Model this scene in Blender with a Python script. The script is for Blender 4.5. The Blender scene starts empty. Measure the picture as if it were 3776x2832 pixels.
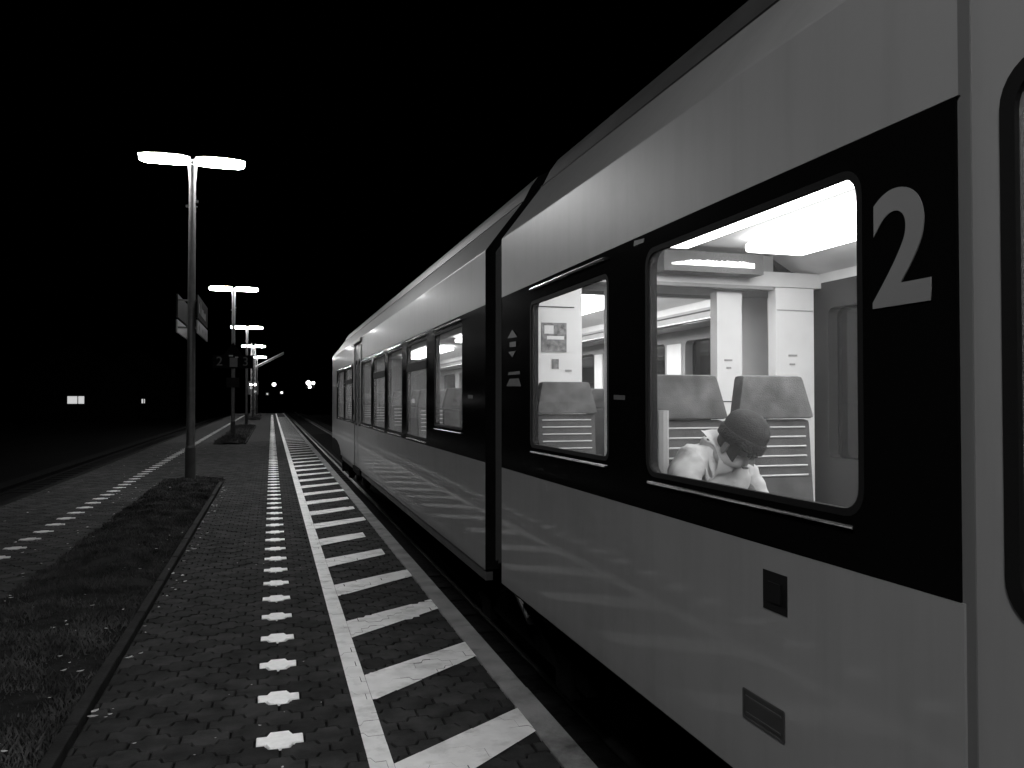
import bpy, bmesh, math, random
from mathutils import Vector, Matrix
R = math.radians
random.seed(7)
S = bpy.context.scene
C = S.collection

# ------------------------------------------------------------------ camera, world, exposure
CAM_H = 1.5
cd = bpy.data.cameras.new('camera'); cam = bpy.data.objects.new('camera', cd); C.objects.link(cam)
cd.sensor_width = 36; cd.lens = 36 * 800 / 1024; cd.clip_start = 0.05; cd.clip_end = 2000
cam.location = (0, 0, CAM_H)
cam.rotation_euler = (R(90 + 1.1106), 0, R(-16.713))
S.camera = cam
w = bpy.data.worlds.new('World'); S.world = w; w.use_nodes = True
nt = w.node_tree
sky = nt.nodes.new('ShaderNodeTexSky'); sky.sky_type = 'NISHITA'; sky.sun_disc = False
sky.sun_elevation = R(-8); sky.sun_rotation = R(200)
nt.nodes['Background'].inputs['Strength'].default_value = 0.05
nt.links.new(sky.outputs['Color'], nt.nodes['Background'].inputs['Color'])
S.view_settings.view_transform = 'Standard'; S.view_settings.look = 'None'
S.view_settings.exposure = 0.0; S.view_settings.gamma = 1.0
S.render.engine = 'CYCLES'
S.cycles.max_bounces = 8; S.cycles.diffuse_bounces = 3; S.cycles.glossy_bounces = 4
S.cycles.transparent_max_bounces = 16; S.cycles.transmission_bounces = 4
S.cycles.sample_clamp_indirect = 6.0
S.cycles.use_denoising = True
S.cycles.caustics_reflective = False; S.cycles.caustics_refractive = False
LAMP_L = 290.0        # platform lamp diffusers
CABIN_L = 9.0         # train ceiling lights

# ------------------------------------------------------------------ materials
MATS = {}
def mat(name, col, rough=0.6, metal=0.0, var=0.0, vscale=6.0, bump=0.0, bscale=40.0, coat=0.0, crough=0.04, spec=0.5, dirt=0.0, dscale=1.2, stones=0.0, streak=0.0):
    """grey procedural surface: noise-varied colour, optional dirt patches and fine bump"""
    if name in MATS: return MATS[name]
    m = bpy.data.materials.new(name); m.use_nodes = True; MATS[name] = m
    t = m.node_tree; b = t.nodes['Principled BSDF']
    b.inputs['Roughness'].default_value = rough; b.inputs['Metallic'].default_value = metal
    b.inputs['Specular IOR Level'].default_value = spec
    b.inputs['Coat Weight'].default_value = coat; b.inputs['Coat Roughness'].default_value = crough
    c = (col, col, col, 1)
    b.inputs['Base Color'].default_value = c
    geo = t.nodes.new('ShaderNodeNewGeometry')
    last = None
    if var:
        n = t.nodes.new('ShaderNodeTexNoise'); n.inputs['Scale'].default_value = vscale; n.inputs['Detail'].default_value = 5
        t.links.new(geo.outputs['Position'], n.inputs['Vector'])
        r = t.nodes.new('ShaderNodeMapRange')
        r.inputs['From Min'].default_value = 0.3; r.inputs['From Max'].default_value = 0.7
        r.inputs['To Min'].default_value = col * (1 - var); r.inputs['To Max'].default_value = col * (1 + var)
        t.links.new(n.outputs['Fac'], r.inputs['Value'])
        last = r.outputs['Result']
    if dirt:
        n = t.nodes.new('ShaderNodeTexNoise'); n.inputs['Scale'].default_value = dscale; n.inputs['Detail'].default_value = 8; n.inputs['Roughness'].default_value = 0.65
        t.links.new(geo.outputs['Position'], n.inputs['Vector'])
        r = t.nodes.new('ShaderNodeMapRange')
        r.inputs['From Min'].default_value = 0.52; r.inputs['From Max'].default_value = 0.68
        r.inputs['To Min'].default_value = 1.0; r.inputs['To Max'].default_value = 1 - dirt
        t.links.new(n.outputs['Fac'], r.inputs['Value'])
        mu = t.nodes.new('ShaderNodeMath'); mu.operation = 'MULTIPLY'
        if last: t.links.new(last, mu.inputs[0])
        else: mu.inputs[0].default_value = col
        t.links.new(r.outputs['Result'], mu.inputs[1]); last = mu.outputs[0]
    if streak:
        mp = t.nodes.new('ShaderNodeMapping'); mp.inputs['Scale'].default_value = (5, 5, 0.45); t.links.new(geo.outputs['Position'], mp.inputs['Vector'])
        n = t.nodes.new('ShaderNodeTexNoise'); n.inputs['Scale'].default_value = 2.2; n.inputs['Detail'].default_value = 7; n.inputs['Roughness'].default_value = 0.6
        t.links.new(mp.outputs[0], n.inputs['Vector'])
        r = t.nodes.new('ShaderNodeMapRange'); r.inputs['From Min'].default_value = 0.45; r.inputs['From Max'].default_value = 0.75
        r.inputs['To Min'].default_value = 1.0; r.inputs['To Max'].default_value = 1 - streak; t.links.new(n.outputs['Fac'], r.inputs['Value'])
        mu = t.nodes.new('ShaderNodeMath'); mu.operation = 'MULTIPLY'; t.links.new(last, mu.inputs[0]); t.links.new(r.outputs[0], mu.inputs[1]); last = mu.outputs[0]
    if stones:
        oi = t.nodes.new('ShaderNodeObjectInfo'); ad = t.nodes.new('ShaderNodeMath'); ad.operation = 'ADD'
        t.links.new(oi.outputs['Random'], ad.inputs[0]); t.links.new(geo.outputs['Random Per Island'], ad.inputs[1])
        r = t.nodes.new('ShaderNodeMapRange'); r.inputs['From Max'].default_value = 2.0; r.inputs['To Min'].default_value = 1 - stones; r.inputs['To Max'].default_value = 1 + stones
        t.links.new(ad.outputs[0], r.inputs['Value'])
        mu = t.nodes.new('ShaderNodeMath'); mu.operation = 'MULTIPLY'; t.links.new(last, mu.inputs[0]); t.links.new(r.outputs[0], mu.inputs[1]); last = mu.outputs[0]
    if last:
        cb = t.nodes.new('ShaderNodeCombineColor')
        for k in range(3): t.links.new(last, cb.inputs[k])
        t.links.new(cb.outputs[0], b.inputs['Base Color'])
    if bump:
        n = t.nodes.new('ShaderNodeTexNoise'); n.inputs['Scale'].default_value = bscale; n.inputs['Detail'].default_value = 6
        t.links.new(geo.outputs['Position'], n.inputs['Vector'])
        bu = t.nodes.new('ShaderNodeBump'); bu.inputs['Strength'].default_value = bump; bu.inputs['Distance'].default_value = 0.01
        t.links.new(n.outputs['Fac'], bu.inputs['Height']); t.links.new(bu.outputs['Normal'], b.inputs['Normal'])
    return m

def emit(name, strength, col=1.0):
    if name in MATS: return MATS[name]
    m = bpy.data.materials.new(name); m.use_nodes = True; MATS[name] = m
    b = m.node_tree.nodes['Principled BSDF']
    b.inputs['Base Color'].default_value = (col, col, col, 1)
    b.inputs['Emission Color'].default_value = (1, 1, 1, 1); b.inputs['Emission Strength'].default_value = strength
    return m

def glass(name, film=0.05, tint=0.88):
    m = bpy.data.materials.new(name); m.use_nodes = True; MATS[name] = m
    t = m.node_tree; t.nodes.remove(t.nodes['Principled BSDF'])
    out = t.nodes['Material Output']
    tr = t.nodes.new('ShaderNodeBsdfTransparent'); tr.inputs['Color'].default_value = (tint, tint, tint, 1)
    gl = t.nodes.new('ShaderNodeBsdfGlossy'); gl.inputs['Roughness'].default_value = 0.02
    lw = t.nodes.new('ShaderNodeLayerWeight'); lw.inputs['Blend'].default_value = 0.5
    pw = t.nodes.new('ShaderNodeMath'); pw.operation = 'POWER'; pw.inputs[1].default_value = 5.0; t.links.new(lw.outputs['Facing'], pw.inputs[0])
    fr = t.nodes.new('ShaderNodeMath'); fr.operation = 'MULTIPLY_ADD'; fr.inputs[1].default_value = 0.92; fr.inputs[2].default_value = 0.05; t.links.new(pw.outputs[0], fr.inputs[0])
    mx = t.nodes.new('ShaderNodeMixShader')
    t.links.new(fr.outputs[0], mx.inputs[0]); t.links.new(tr.outputs[0], mx.inputs[1]); t.links.new(gl.outputs[0], mx.inputs[2])
    df = t.nodes.new('ShaderNodeBsdfDiffuse'); df.inputs['Color'].default_value = (0.5, 0.5, 0.5, 1)
    tl = t.nodes.new('ShaderNodeBsdfTranslucent'); tl.inputs['Color'].default_value = (0.5, 0.5, 0.5, 1)
    md = t.nodes.new('ShaderNodeMixShader'); md.inputs[0].default_value = 0.6; t.links.new(df.outputs[0], md.inputs[1]); t.links.new(tl.outputs[0], md.inputs[2])
    n = t.nodes.new('ShaderNodeTexNoise'); n.inputs['Scale'].default_value = 3; n.inputs['Detail'].default_value = 6
    geo = t.nodes.new('ShaderNodeNewGeometry'); t.links.new(geo.outputs['Position'], n.inputs['Vector'])
    r = t.nodes.new('ShaderNodeMapRange'); r.inputs['To Min'].default_value = film * 0.4; r.inputs['To Max'].default_value = film * 1.6
    t.links.new(n.outputs['Fac'], r.inputs['Value'])
    m2 = t.nodes.new('ShaderNodeMixShader')
    t.links.new(r.outputs[0], m2.inputs[0]); t.links.new(mx.outputs[0], m2.inputs[1]); t.links.new(md.outputs[0], m2.inputs[2])
    t.links.new(m2.outputs[0], out.inputs['Surface'])
    return m

M_PAVER = mat('paver', 0.027, 0.9, spec=0.04, stones=0.55, var=0.45, vscale=7, bump=0.5, bscale=120, dirt=0.3, dscale=0.8)
M_MARK = mat('white_paver', 0.85, 0.6, var=0.06, vscale=30, bump=0.25, bscale=120, dirt=0.12, dscale=6)
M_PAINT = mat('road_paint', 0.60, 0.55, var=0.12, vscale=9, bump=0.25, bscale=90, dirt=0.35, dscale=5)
M_PAINTF = mat('far_paint', 0.30, 0.6, var=0.3, vscale=9, dirt=0.8, dscale=7)  # darker, patchier copy of the paint for the far stripes
M_SLAB = mat('edge_concrete', 0.17, 0.9, spec=0.1, var=0.25, vscale=5, bump=0.4, bscale=70, dirt=0.9, dscale=1.1)
M_KERB = mat('kerb_concrete', 0.018, 0.85, spec=0.02, var=0.3, vscale=8, bump=0.5, bscale=60)
M_EDGEL = mat('dark_coping', 0.006, 0.95, spec=0.02, var=0.5, vscale=3)  # left coping, toned almost black
M_DIRT = mat('dirt', 0.012, 0.95, spec=0.02, var=0.5, vscale=10, bump=0.6, bscale=50)
M_FARP = mat('far_paving', 0.019, 0.9, spec=0.04, var=0.4, vscale=5, bump=0.6, bscale=14)
M_WALL = mat('platform_wall', 0.015, 0.9, spec=0.02, var=0.4, vscale=2)
M_BALL = mat('ballast', 0.006, 0.95, spec=0.02, var=0.6, vscale=14, bump=1.0, bscale=22)
M_GROUND = mat('ground', 0.002, 1.0, spec=0.02, var=0.5, vscale=1)
M_GRASS = mat('grass', 0.045, 0.8, spec=0.02, var=0.6, vscale=3.5)
M_LEAF = mat('leaf', 0.32, 0.7, var=0.5, vscale=25)
M_RAIL = mat('rail_steel', 0.025, 0.6, 0.3, spec=0.2, var=0.4, vscale=4)
M_SLEEP = mat('sleeper', 0.008, 0.9, spec=0.02, var=0.3)
M_POLE = mat('galvanised', 0.08, 0.42, 0.35, var=0.18, vscale=9, bump=0.1)
M_FOOT = mat('dark_foot', 0.03, 0.8, var=0.4)
M_HOUSING = mat('lamp_housing', 0.5, 0.5, 0.0)
M_BODY = mat('train_paint', 0.20, 0.42, spec=0.13, coat=0.3, crough=0.06, streak=0.09, var=0.05, vscale=0.9, bump=0.003, bscale=1.3, dirt=0.16, dscale=0.9)
M_ROOF = mat('train_roof', 0.03, 0.55, var=0.3, vscale=2, dirt=0.4)
M_BAND = mat('band_black', 0.0025, 0.12, spec=0.025)
M_SEAL = mat('rubber', 0.004, 0.8, spec=0.1)
M_SKIRT = mat('skirt_dark', 0.035, 0.6, var=0.4, vscale=4)
M_UNDER = mat('underframe', 0.003, 0.8, spec=0.02, var=0.4)
M_DSEAL = mat('door_seal_grey', 0.09, 0.7)
M_GLASSD = glass('door_glass', 0.12, 0.22)
M_TRIM = mat('bright_trim', 0.75, 0.22, 1.0)
M_BELLOW = mat('bellows', 0.015, 0.7, bump=0.2)
M_PICTO = mat('picto', 0.03, 0.6, var=0.3, vscale=60)
M_DIGIT = mat('digit', 0.13, 0.5)
M_CEIL = mat('cabin_white', 0.75, 0.5, var=0.04)
M_PANEL = mat('cabin_panel', 0.82, 0.45, var=0.04)
M_GREY = mat('cabin_grey', 0.36, 0.5, var=0.08)
M_LINER = mat('cabin_liner', 0.30, 0.55, var=0.08)
M_FLOOR = mat('cabin_floor', 0.10, 0.7, var=0.2)
M_SEAT = mat('seat_fabric', 0.105, 0.9, var=0.45, vscale=9, bump=0.3, bscale=200)
M_SEATD = mat('seat_back', 0.07, 0.85, var=0.25, vscale=9)
M_PIPE = mat('seat_piping', 0.55, 0.5)
M_DARK = mat('dark_plastic', 0.02, 0.5)
M_POSTER = mat('poster_print', 0.22, 0.6, var=0.6, vscale=30)
M_SIGNB = mat('sign_dark', 0.012, 0.6, spec=0.1, var=0.1)
M_SIGNW = mat('sign_pale', 0.12, 0.4, var=0.12, vscale=12)
M_SIGNL = mat('sign_letter', 0.14, 0.4)
M_JACKET = mat('jacket', 0.42, 0.75, var=0.1, vscale=5, bump=0.6, bscale=9)
M_BEANIE = mat('beanie', 0.05, 0.95, spec=0.1, bump=0.3, bscale=160, var=0.2, vscale=40)
M_CUFF = mat('beanie_cuff', 0.018, 0.95, bump=0.6, bscale=90)
M_SKIN = mat('skin', 0.15, 0.6)
M_TROUSER = mat('trousers', 0.05, 0.9, var=0.2)
M_HOUSE = mat('render_wall', 0.003, 0.9, spec=0.02, var=0.2)
M_TILE = mat('roof_tile', 0.003, 0.9, spec=0.02, var=0.3)
M_GLASS = glass('window_glass', 0.06); M_GLASSF = glass('hazy_window_glass', 0.15)  # stronger milky film on far panes imitates the pale lit walls inside
M_LAMP = emit('lamp_diffuser', LAMP_L)
M_CABIN = emit('cabin_light', CABIN_L)
M_LED = emit('led_text', 2.5)
M_LIT = emit('lit_window', 0.55)
M_SIGNAL = emit('signal_lens', 14.0)
M_DIM = emit('signal_lens_dim', 0.5)

# ------------------------------------------------------------------ helpers
WORLD = {}
class MB:
    def __init__(s): s.v = []; s.f = []
    def poly(s, pts):
        i = len(s.v); s.v += [tuple(p) for p in pts]; s.f.append(tuple(range(i, i + len(pts)))); return s
    def box(s, x0, x1, y0, y1, z0, z1):
        i = len(s.v)
        s.v += [(x0,y0,z0),(x1,y0,z0),(x1,y1,z0),(x0,y1,z0),(x0,y0,z1),(x1,y0,z1),(x1,y1,z1),(x0,y1,z1)]
        for q in ((0,3,2,1),(4,5,6,7),(0,1,5,4),(1,2,6,5),(2,3,7,6),(3,0,4,7)): s.f.append(tuple(i + k for k in q))
        return s
    def tube(s, a, b, r0, r1=None, n=10, caps=True):
        r1 = r0 if r1 is None else r1
        a = Vector(a); b = Vector(b); d = (b - a).normalized()
        u = d.orthogonal().normalized(); v = d.cross(u); i = len(s.v)
        for p, r in ((a, r0), (b, r1)):
            for k in range(n):
                q = 2 * math.pi * k / n; s.v.append(tuple(p + (u * math.cos(q) + v * math.sin(q)) * r))
        for k in range(n): s.f.append((i + k, i + (k + 1) % n, i + n + (k + 1) % n, i + n + k))
        if caps: s.f.append(tuple(i + n - 1 - k for k in range(n))); s.f.append(tuple(i + n + k for k in range(n)))
        return s
    def loft(s, rings, caps=True, close=True):
        i = len(s.v); n = len(rings[0])
        for r in rings: s.v += [tuple(p) for p in r]
        for a in range(len(rings) - 1):
            for k in range(n if close else n - 1):
                k2 = (k + 1) % n
                s.f.append((i + a*n + k, i + a*n + k2, i + (a+1)*n + k2, i + (a+1)*n + k))
        if caps and close:
            s.f.append(tuple(i + n - 1 - k for k in range(n))); s.f.append(tuple(i + (len(rings)-1)*n + k for k in range(n)))
        return s
    def build(s, name, m, parent=None, local=False, smooth=None):
        me = bpy.data.meshes.new(name); me.from_pydata(s.v, [], s.f); me.update()
        bm = bmesh.new(); bm.from_mesh(me); bmesh.ops.recalc_face_normals(bm, faces=bm.faces); bm.to_mesh(me); bm.free()
        return link(name, me, m, parent, local, smooth)
def link(name, me, m, parent=None, local=False, smooth=None):
    if m is not None and not me.materials: me.materials.append(m)
    if smooth is not None:
        me.polygons.foreach_set('use_smooth', [True] * len(me.polygons))
        if smooth < 180: me.set_sharp_from_angle(angle=R(smooth))
    o = bpy.data.objects.new(name, me); C.objects.link(o)
    if parent is not None:
        o.parent = parent
        if not local: o.matrix_parent_inverse = Matrix.Translation(-WORLD.get(parent, Vector((0, 0, 0))))
    return o
def empty(name, loc):
    o = bpy.data.objects.new(name, None); C.objects.link(o); o.location = loc; o.empty_display_size = 0.2
    WORLD[o] = Vector(loc); return o
def tag(o, label=None, cat=None, group=None, kind=None):
    if label: o['label'] = label
    if cat: o['category'] = cat
    if group: o['group'] = group
    if kind: o['kind'] = kind
    return o
def copy_tree(o, parent=None):
    c = o.copy(); C.objects.link(c); c.parent = parent
    if parent is not None: c.matrix_parent_inverse = o.matrix_parent_inverse.copy()
    for ch in list(o.children): copy_tree(ch, c)
    return c
def bevel_mesh(name, mb, off, seg=2):
    me = bpy.data.meshes.new(name); me.from_pydata(mb.v, [], mb.f)
    bm = bmesh.new(); bm.from_mesh(me); bmesh.ops.remove_doubles(bm, verts=bm.verts, dist=1e-5)
    bmesh.ops.recalc_face_normals(bm, faces=bm.faces)
    bmesh.ops.bevel(bm, geom=list(bm.edges), offset=off, segments=seg, profile=0.6, affect='EDGES', clamp_overlap=True)
    bm.to_mesh(me); bm.free(); return me
def rrect(y0, y1, z0, z1, r, n=5):
    pts = []
    for cy, cz, a0 in ((y1-r, z1-r, 0), (y0+r, z1-r, 90), (y0+r, z0+r, 180), (y1-r, z0+r, 270)):
        for k in range(n + 1):
            a = R(a0 + 90 * k / n); pts.append((cy + r * math.cos(a), cz + r * math.sin(a)))
    return pts
def holed(name, outer, holes, x, depth, m, parent):
    """a wall sheet in the plane X=x (rectangle in Y,z) with rounded openings whose reveals go `depth` inward"""
    ya, yb = outer[0][0], outer[1][0]; za, zb = outer[0][1], outer[2][1]
    hs = sorted(holes, key=lambda h: min(p[0] for p in h)); mb = MB()
    cuts = [ya] + [(max(p[0] for p in hs[i]) + min(p[0] for p in hs[i + 1])) / 2 for i in range(len(hs) - 1)] + [yb]
    for i, h in enumerate(hs):
        a, b = cuts[i], cuts[i + 1]; n = len(h) // 4
        cor = [(b, zb), (a, zb), (a, za), (b, za)]
        for k in range(len(h)):
            k2 = (k + 1) % len(h); c0, c1 = cor[k // n], cor[k2 // n]
            p = [(x, c0[0], c0[1]), (x, c1[0], c1[1]), (x, h[k2][0], h[k2][1]), (x, h[k][0], h[k][1])]
            mb.poly(p if c0 != c1 else [p[0], p[2], p[3]])
            mb.poly([(x, h[k][0], h[k][1]), (x, h[k2][0], h[k2][1]), (x + depth, h[k2][0], h[k2][1]), (x + depth, h[k][0], h[k][1])])
    for k in range(4):
        p, q = outer[k], outer[(k + 1) % 4]
        mb.poly([(x, p[0], p[1]), (x, q[0], q[1]), (x + depth, q[0], q[1]), (x + depth, p[0], p[1])])
    return mb.build(name, m, parent)
def ring(name, outer, inner, x, depth, m, parent, smooth=None):
    mb = MB(); n = len(outer)
    o0 = [(x, p[0], p[1]) for p in outer]; i0 = [(x, p[0], p[1]) for p in inner]
    o1 = [(x + depth, p[0], p[1]) for p in outer]; i1 = [(x + depth, p[0], p[1]) for p in inner]
    mb.loft([o1, o0, i0, i1], caps=False)
    return mb.build(name, m, parent, smooth=smooth)
def text_mesh(name, body, size, m, parent, mat4, extrude=0.002, offset=0.0):
    cu = bpy.data.curves.new(name, 'FONT'); cu.body = body; cu.size = size; cu.extrude = extrude; cu.offset = offset
    cu.align_x = 'CENTER'; cu.align_y = 'CENTER'
    tmp = bpy.data.objects.new('tmp', cu); C.objects.link(tmp)
    dg = bpy.context.evaluated_depsgraph_get(); me = bpy.data.meshes.new_from_object(tmp.evaluated_get(dg))
    bpy.data.objects.remove(tmp); me.name = name; me.transform(mat4)
    me.materials.clear()
    return link(name, me, m, parent)

# ------------------------------------------------------------------ platform
PX0, PX1, PY0, PY1 = -3.75, 1.28, -8.0, 92.0
BED = (-1.85, -0.82)
BEDS = [(-8.0, 16.0), (28.5, 47.5), (62.0, 78.0)]
STONE_END = 30.0
plat = MB()
plat.box(PX0, PX1 - 0.004, PY0, PY1, -1.2, -0.014)
platform = plat.build('platform', M_DIRT)
tag(platform, 'long night platform paved in dark interlocking stones beside the train', 'platform', kind='structure')
MB().box(PX0 - 0.01, PX0, PY0, PY1, -1.2, -0.1).box(PX1 - 0.004, PX1 + 0.004, PY0, PY1, -1.2, -0.1).build('side_wall', M_WALL, platform)
far = MB()
xs = [PX0 + 0.13, BED[0], BED[1], 1.15]
ycut = [STONE_END, 47.5, 62.0, 78.0, PY1]
far.box(PX0 + 0.13, BED[0], STONE_END, PY1, -0.013, 0.0).box(BED[1], 1.15, STONE_END, PY1, -0.013, 0.0)
far.box(BED[0], BED[1], 47.5, 62.0, -0.013, 0.0).box(BED[0], BED[1], 78.0, PY1, -0.013, 0.0)
far.build('far_paving', M_FARP, platform)

PW, RP = 0.21, 0.13125                     # stone pitch across, row pitch
def stone(cx, cy, w=0.102, hc=0.0875, ha=0.04375, g=0.0):
    xi, xo = (0.0445 if w > .1035 else .041) - g * 0.4, (0.0605 if w > .1035 else .0575) - g * 0.4
    w -= g; hc -= g; ha -= g
    q = [(-w,-ha),(-xo,-ha),(-xi,-hc),(xi,-hc),(xo,-ha),(w,-ha),(w,ha),(xo,ha),(xi,hc),(-xi,hc),(-xo,ha),(-w,ha)]
    return [(cx + a, cy + b) for a, b in q]
def clip(poly, x0, x1, y0, y1):
    for ax, lim, sgn in ((0, x0, 1), (0, x1, -1), (1, y0, 1), (1, y1, -1)):
        out = []
        for i in range(len(poly)):
            a, b = poly[i], poly[(i + 1) % len(poly)]
            da, db = sgn * (a[ax] - lim), sgn * (b[ax] - lim)
            if da >= 0: out.append(a)
            if da * db < 0:
                t = da / (da - db); out.append((a[0] + t * (b[0] - a[0]), a[1] + t * (b[1] - a[1])))
        poly = out
        if len(poly) < 3: return []
    return poly
def clip_hp(poly, fn):
    out = []
    for i in range(len(poly)):
        a, b = poly[i], poly[(i + 1) % len(poly)]; da, db = fn(a), fn(b)
        if da >= 0: out.append(a)
        if da * db < 0:
            t = da / (da - db); out.append((a[0] + t * (b[0] - a[0]), a[1] + t * (b[1] - a[1])))
    return out
def area(p): return abs(sum(p[i][0]*p[(i+1)%len(p)][1] - p[(i+1)%len(p)][0]*p[i][1] for i in range(len(p)))) / 2
def stone_geo(mb, poly, cx, cy, z=0.0, tx=0.0, ty=0.0):
    """bevelled block top: rim, chamfer, top"""
    def P(p, k, dz):
        x = cx + (p[0] - cx) * k; y = cy + (p[1] - cy) * k
        return (x, y, z + dz + tx * (x - cx) + ty * (y - cy))
    mb.loft([[P(p, 1.0, -0.014) for p in poly], [P(p, 1.0, -0.005) for p in poly], [P(p, 0.963, 0.0) for p in poly]], caps=False)
    mb.poly([P(p, 0.963, 0.0) for p in poly])
# shared stones (several variants, centred at origin)
def stone_data(name, m, k, bulge=0.0):
    res = []
    for i in range(k):
        mb = MB(); stone_geo(mb, [(a + random.uniform(-.0015, .0015), b + random.uniform(-.0015, .0015)) for a, b in stone(0, 0, g=0.002)], 0, 0, bulge,
                             random.uniform(-.008, .008), random.uniform(-.009, .009))
        me = bpy.data.meshes.new(name); me.from_pydata(mb.v, [], mb.f); me.update(); me.materials.append(m); res.append(me)
    return res
PAVER_ME = stone_data('paver', M_PAVER, 8); MARK_ME = stone_data('marker_paver', M_MARK, 4, 0.003); MARK_OLD = stone_data('marker_paver', mat('old_white_paver', 0.40, 0.8, var=0.2, vscale=20, dirt=0.5, dscale=5), 4, 0.002)
X0, Y0 = 0.042, 3.70
F = Vector((math.sin(R(16.713)), math.cos(R(16.713)))); Rt = Vector((F.y, -F.x))
def in_view(x, y):
    zc = x * F.x + y * F.y; xc = x * Rt.x + y * Rt.y
    return zc > 2.9 and abs(xc) < zc * 0.66
def inst(name, me, x, y, z=0.0):
    o = bpy.data.objects.new(name, me); C.objects.link(o); o.parent = platform; o.location = (x, y, z); return o
cells = []; markers = []
j0 = int((-7.5 - Y0) / RP); j1 = int((PY1 - 2 - Y0) / RP)
for j in range(j0, j1):
    y = Y0 + j * RP; odd = j % 2
    for i in range(-18, 7):
        x = X0 + i * PW + (PW / 2 if odd else 0)
        if not odd and j % 4 == 0 and i == 0: markers.append((x, y)); continue
        if not odd and (j + 2) % 4 == 0 and i == -12: markers.append((x, y)); continue
        if y > STONE_END: continue
        cells.append((x, y))
vis = sorted([m_ for m_ in markers if in_view(*m_)], key=lambda p: p[0]**2 + p[1]**2)
for x, y in vis[:290]:
    inst('marker_paver', random.choice(MARK_ME if x > -1 else MARK_OLD), x, y, random.uniform(0.0, 0.003))
def whole(x, y):
    if x - 0.105 < PX0 + 0.13 or x + 0.105 > 1.15: return False
    if x + 0.105 > BED[0] and x - 0.105 < BED[1] and any(a - .09 < y < b + .09 for a, b in BEDS): return False
    return True
near = sorted([c for c in cells if in_view(*c) and whole(*c)], key=lambda p: p[0]**2 + p[1]**2)[:300]
nearset = set(near)
for x, y in near: inst('paver', random.choice(PAVER_ME), x, y, random.uniform(-0.0025, 0.0015))
rest = MB()
for x, y in cells:
    if (x, y) in nearset or y < 0.5: continue
    p = stone(x, y, g=0.002)
    polys = []
    if whole(x, y): polys = [p]
    else:
        inb = any(a - .09 < y < b + .09 for a, b in BEDS)
        q = clip(p, PX0 + 0.13, 1.146, -99, STONE_END)
        if inb:
            polys = [clip(q, -99, BED[0] - 0.004, -99, 99), clip(q, BED[1] + 0.002, 99, -99, 99)]
            if y > 15.9: polys.append(clip(clip(q, BED[0], BED[1], -99, 99), -99, 99, 16.0, 28.4))
        else: polys = [q]
    for q in polys:
        if len(q) > 2 and area(q) > 2e-4:
            if y < 14: stone_geo(rest, q, x, y, random.uniform(-0.0025, 0.0015), random.uniform(-.008, .008), random.uniform(-.009, .009))
            else: stone_geo(rest, q, x, y, random.uniform(-0.003, 0.002))
tag(rest.build('paver_field', M_PAVER, platform), kind='stuff')

# painted safety markings, laid stone by stone so that joints and ragged edges show
def paint(name, fns, frac_lo, frac_hi, drop, y0, y1, x0, x1, crack=0.35, zb=0.0035, m=M_PAINT):
    mb = MB()
    j0 = int((y0 - Y0) / RP) - 2; j1 = int((y1 - Y0) / RP) + 3
    for j in range(j0, j1):
        y = Y0 + j * RP
        for i in range(0, 7):
            x = X0 + i * PW + (PW / 2 if j % 2 else 0)
            g = random.uniform(.0015, .0035) if random.random() < crack else 0.0
            full = clip(stone(x, y, w=0.105, g=g), x0, x1, -99, 999)
            if len(full) < 3: continue
            q = full
            for fn in fns:
                q = clip_hp(q, fn)
                if len(q) < 3: break
            if len(q) < 3: continue
            fr = area(q) / max(area(full), 1e-6)
            if fr < frac_lo or random.random() < drop: continue
            if fr > frac_hi: q = full
            z = zb + random.uniform(0, 0.0025)
            tx, ty = random.uniform(-.008, .008), random.uniform(-.01, .01)
            mb.poly([(a, b, z + tx * (a - x) + ty * (b - y)) for a, b in q])
    if mb.f: return mb.build(name, m, platform)
ends = {0: 1.15, 1: 1.15, 2: 1.15, 3: 1.15, 4: 1.06, 5: 0.99, 6: 1.13, 7: 1.10, 8: 1.12}
for k in range(-2, 24):
    ya = 2.93 + k * 1.103                   # near corner at the long line, far corner +0.385
    sl = 0.80; th = 0.385
    xe = ends.get(k, 1.15)
    near_f = lambda p, ya=ya: p[1] - (ya + sl * (p[0] - 0.49))
    far_f = lambda p, ya=ya: (ya + th - 0.16 * (p[0] - 0.49) + sl * (p[0] - 0.49)) - p[1]
    far_k = k > 14
    paint('painted_stripe', [near_f, far_f], 0.03 if k not in (2, 0) else 0.10, 0.97 if k not in (0, 2) else 0.92, 0.0 if k != 2 else 0.02, ya, ya + 1.1, 0.49, xe, crack=0.32, m=M_PAINT if k < 17 else M_PAINTF)
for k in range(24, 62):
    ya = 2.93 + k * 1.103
    MB().poly([(0.49, ya, .004), (1.13, ya + .5, .004), (1.13, ya + .79, .004), (0.49, ya + .385, .004)]).build('painted_stripe', M_PAINTF, platform)
seg = 0.0
yy = 1.0
while yy < STONE_END - 1:
    paint('painted_line', [lambda p, a=yy: p[1] - a, lambda p, a=yy: a + 4.0 - p[1]], 0.0, 9, 0.0, yy, yy + 4.0, 0.39, 0.488, crack=0.06, zb=0.0042)
    yy += 4.0
while yy < PY1 - 4:
    MB().poly([(0.39, yy, .0045), (0.488, yy, .0045), (0.488, yy + 4, .0045), (0.39, yy + 4, .0045)]).build('painted_line', M_PAINT, platform); yy += 4.0
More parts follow.
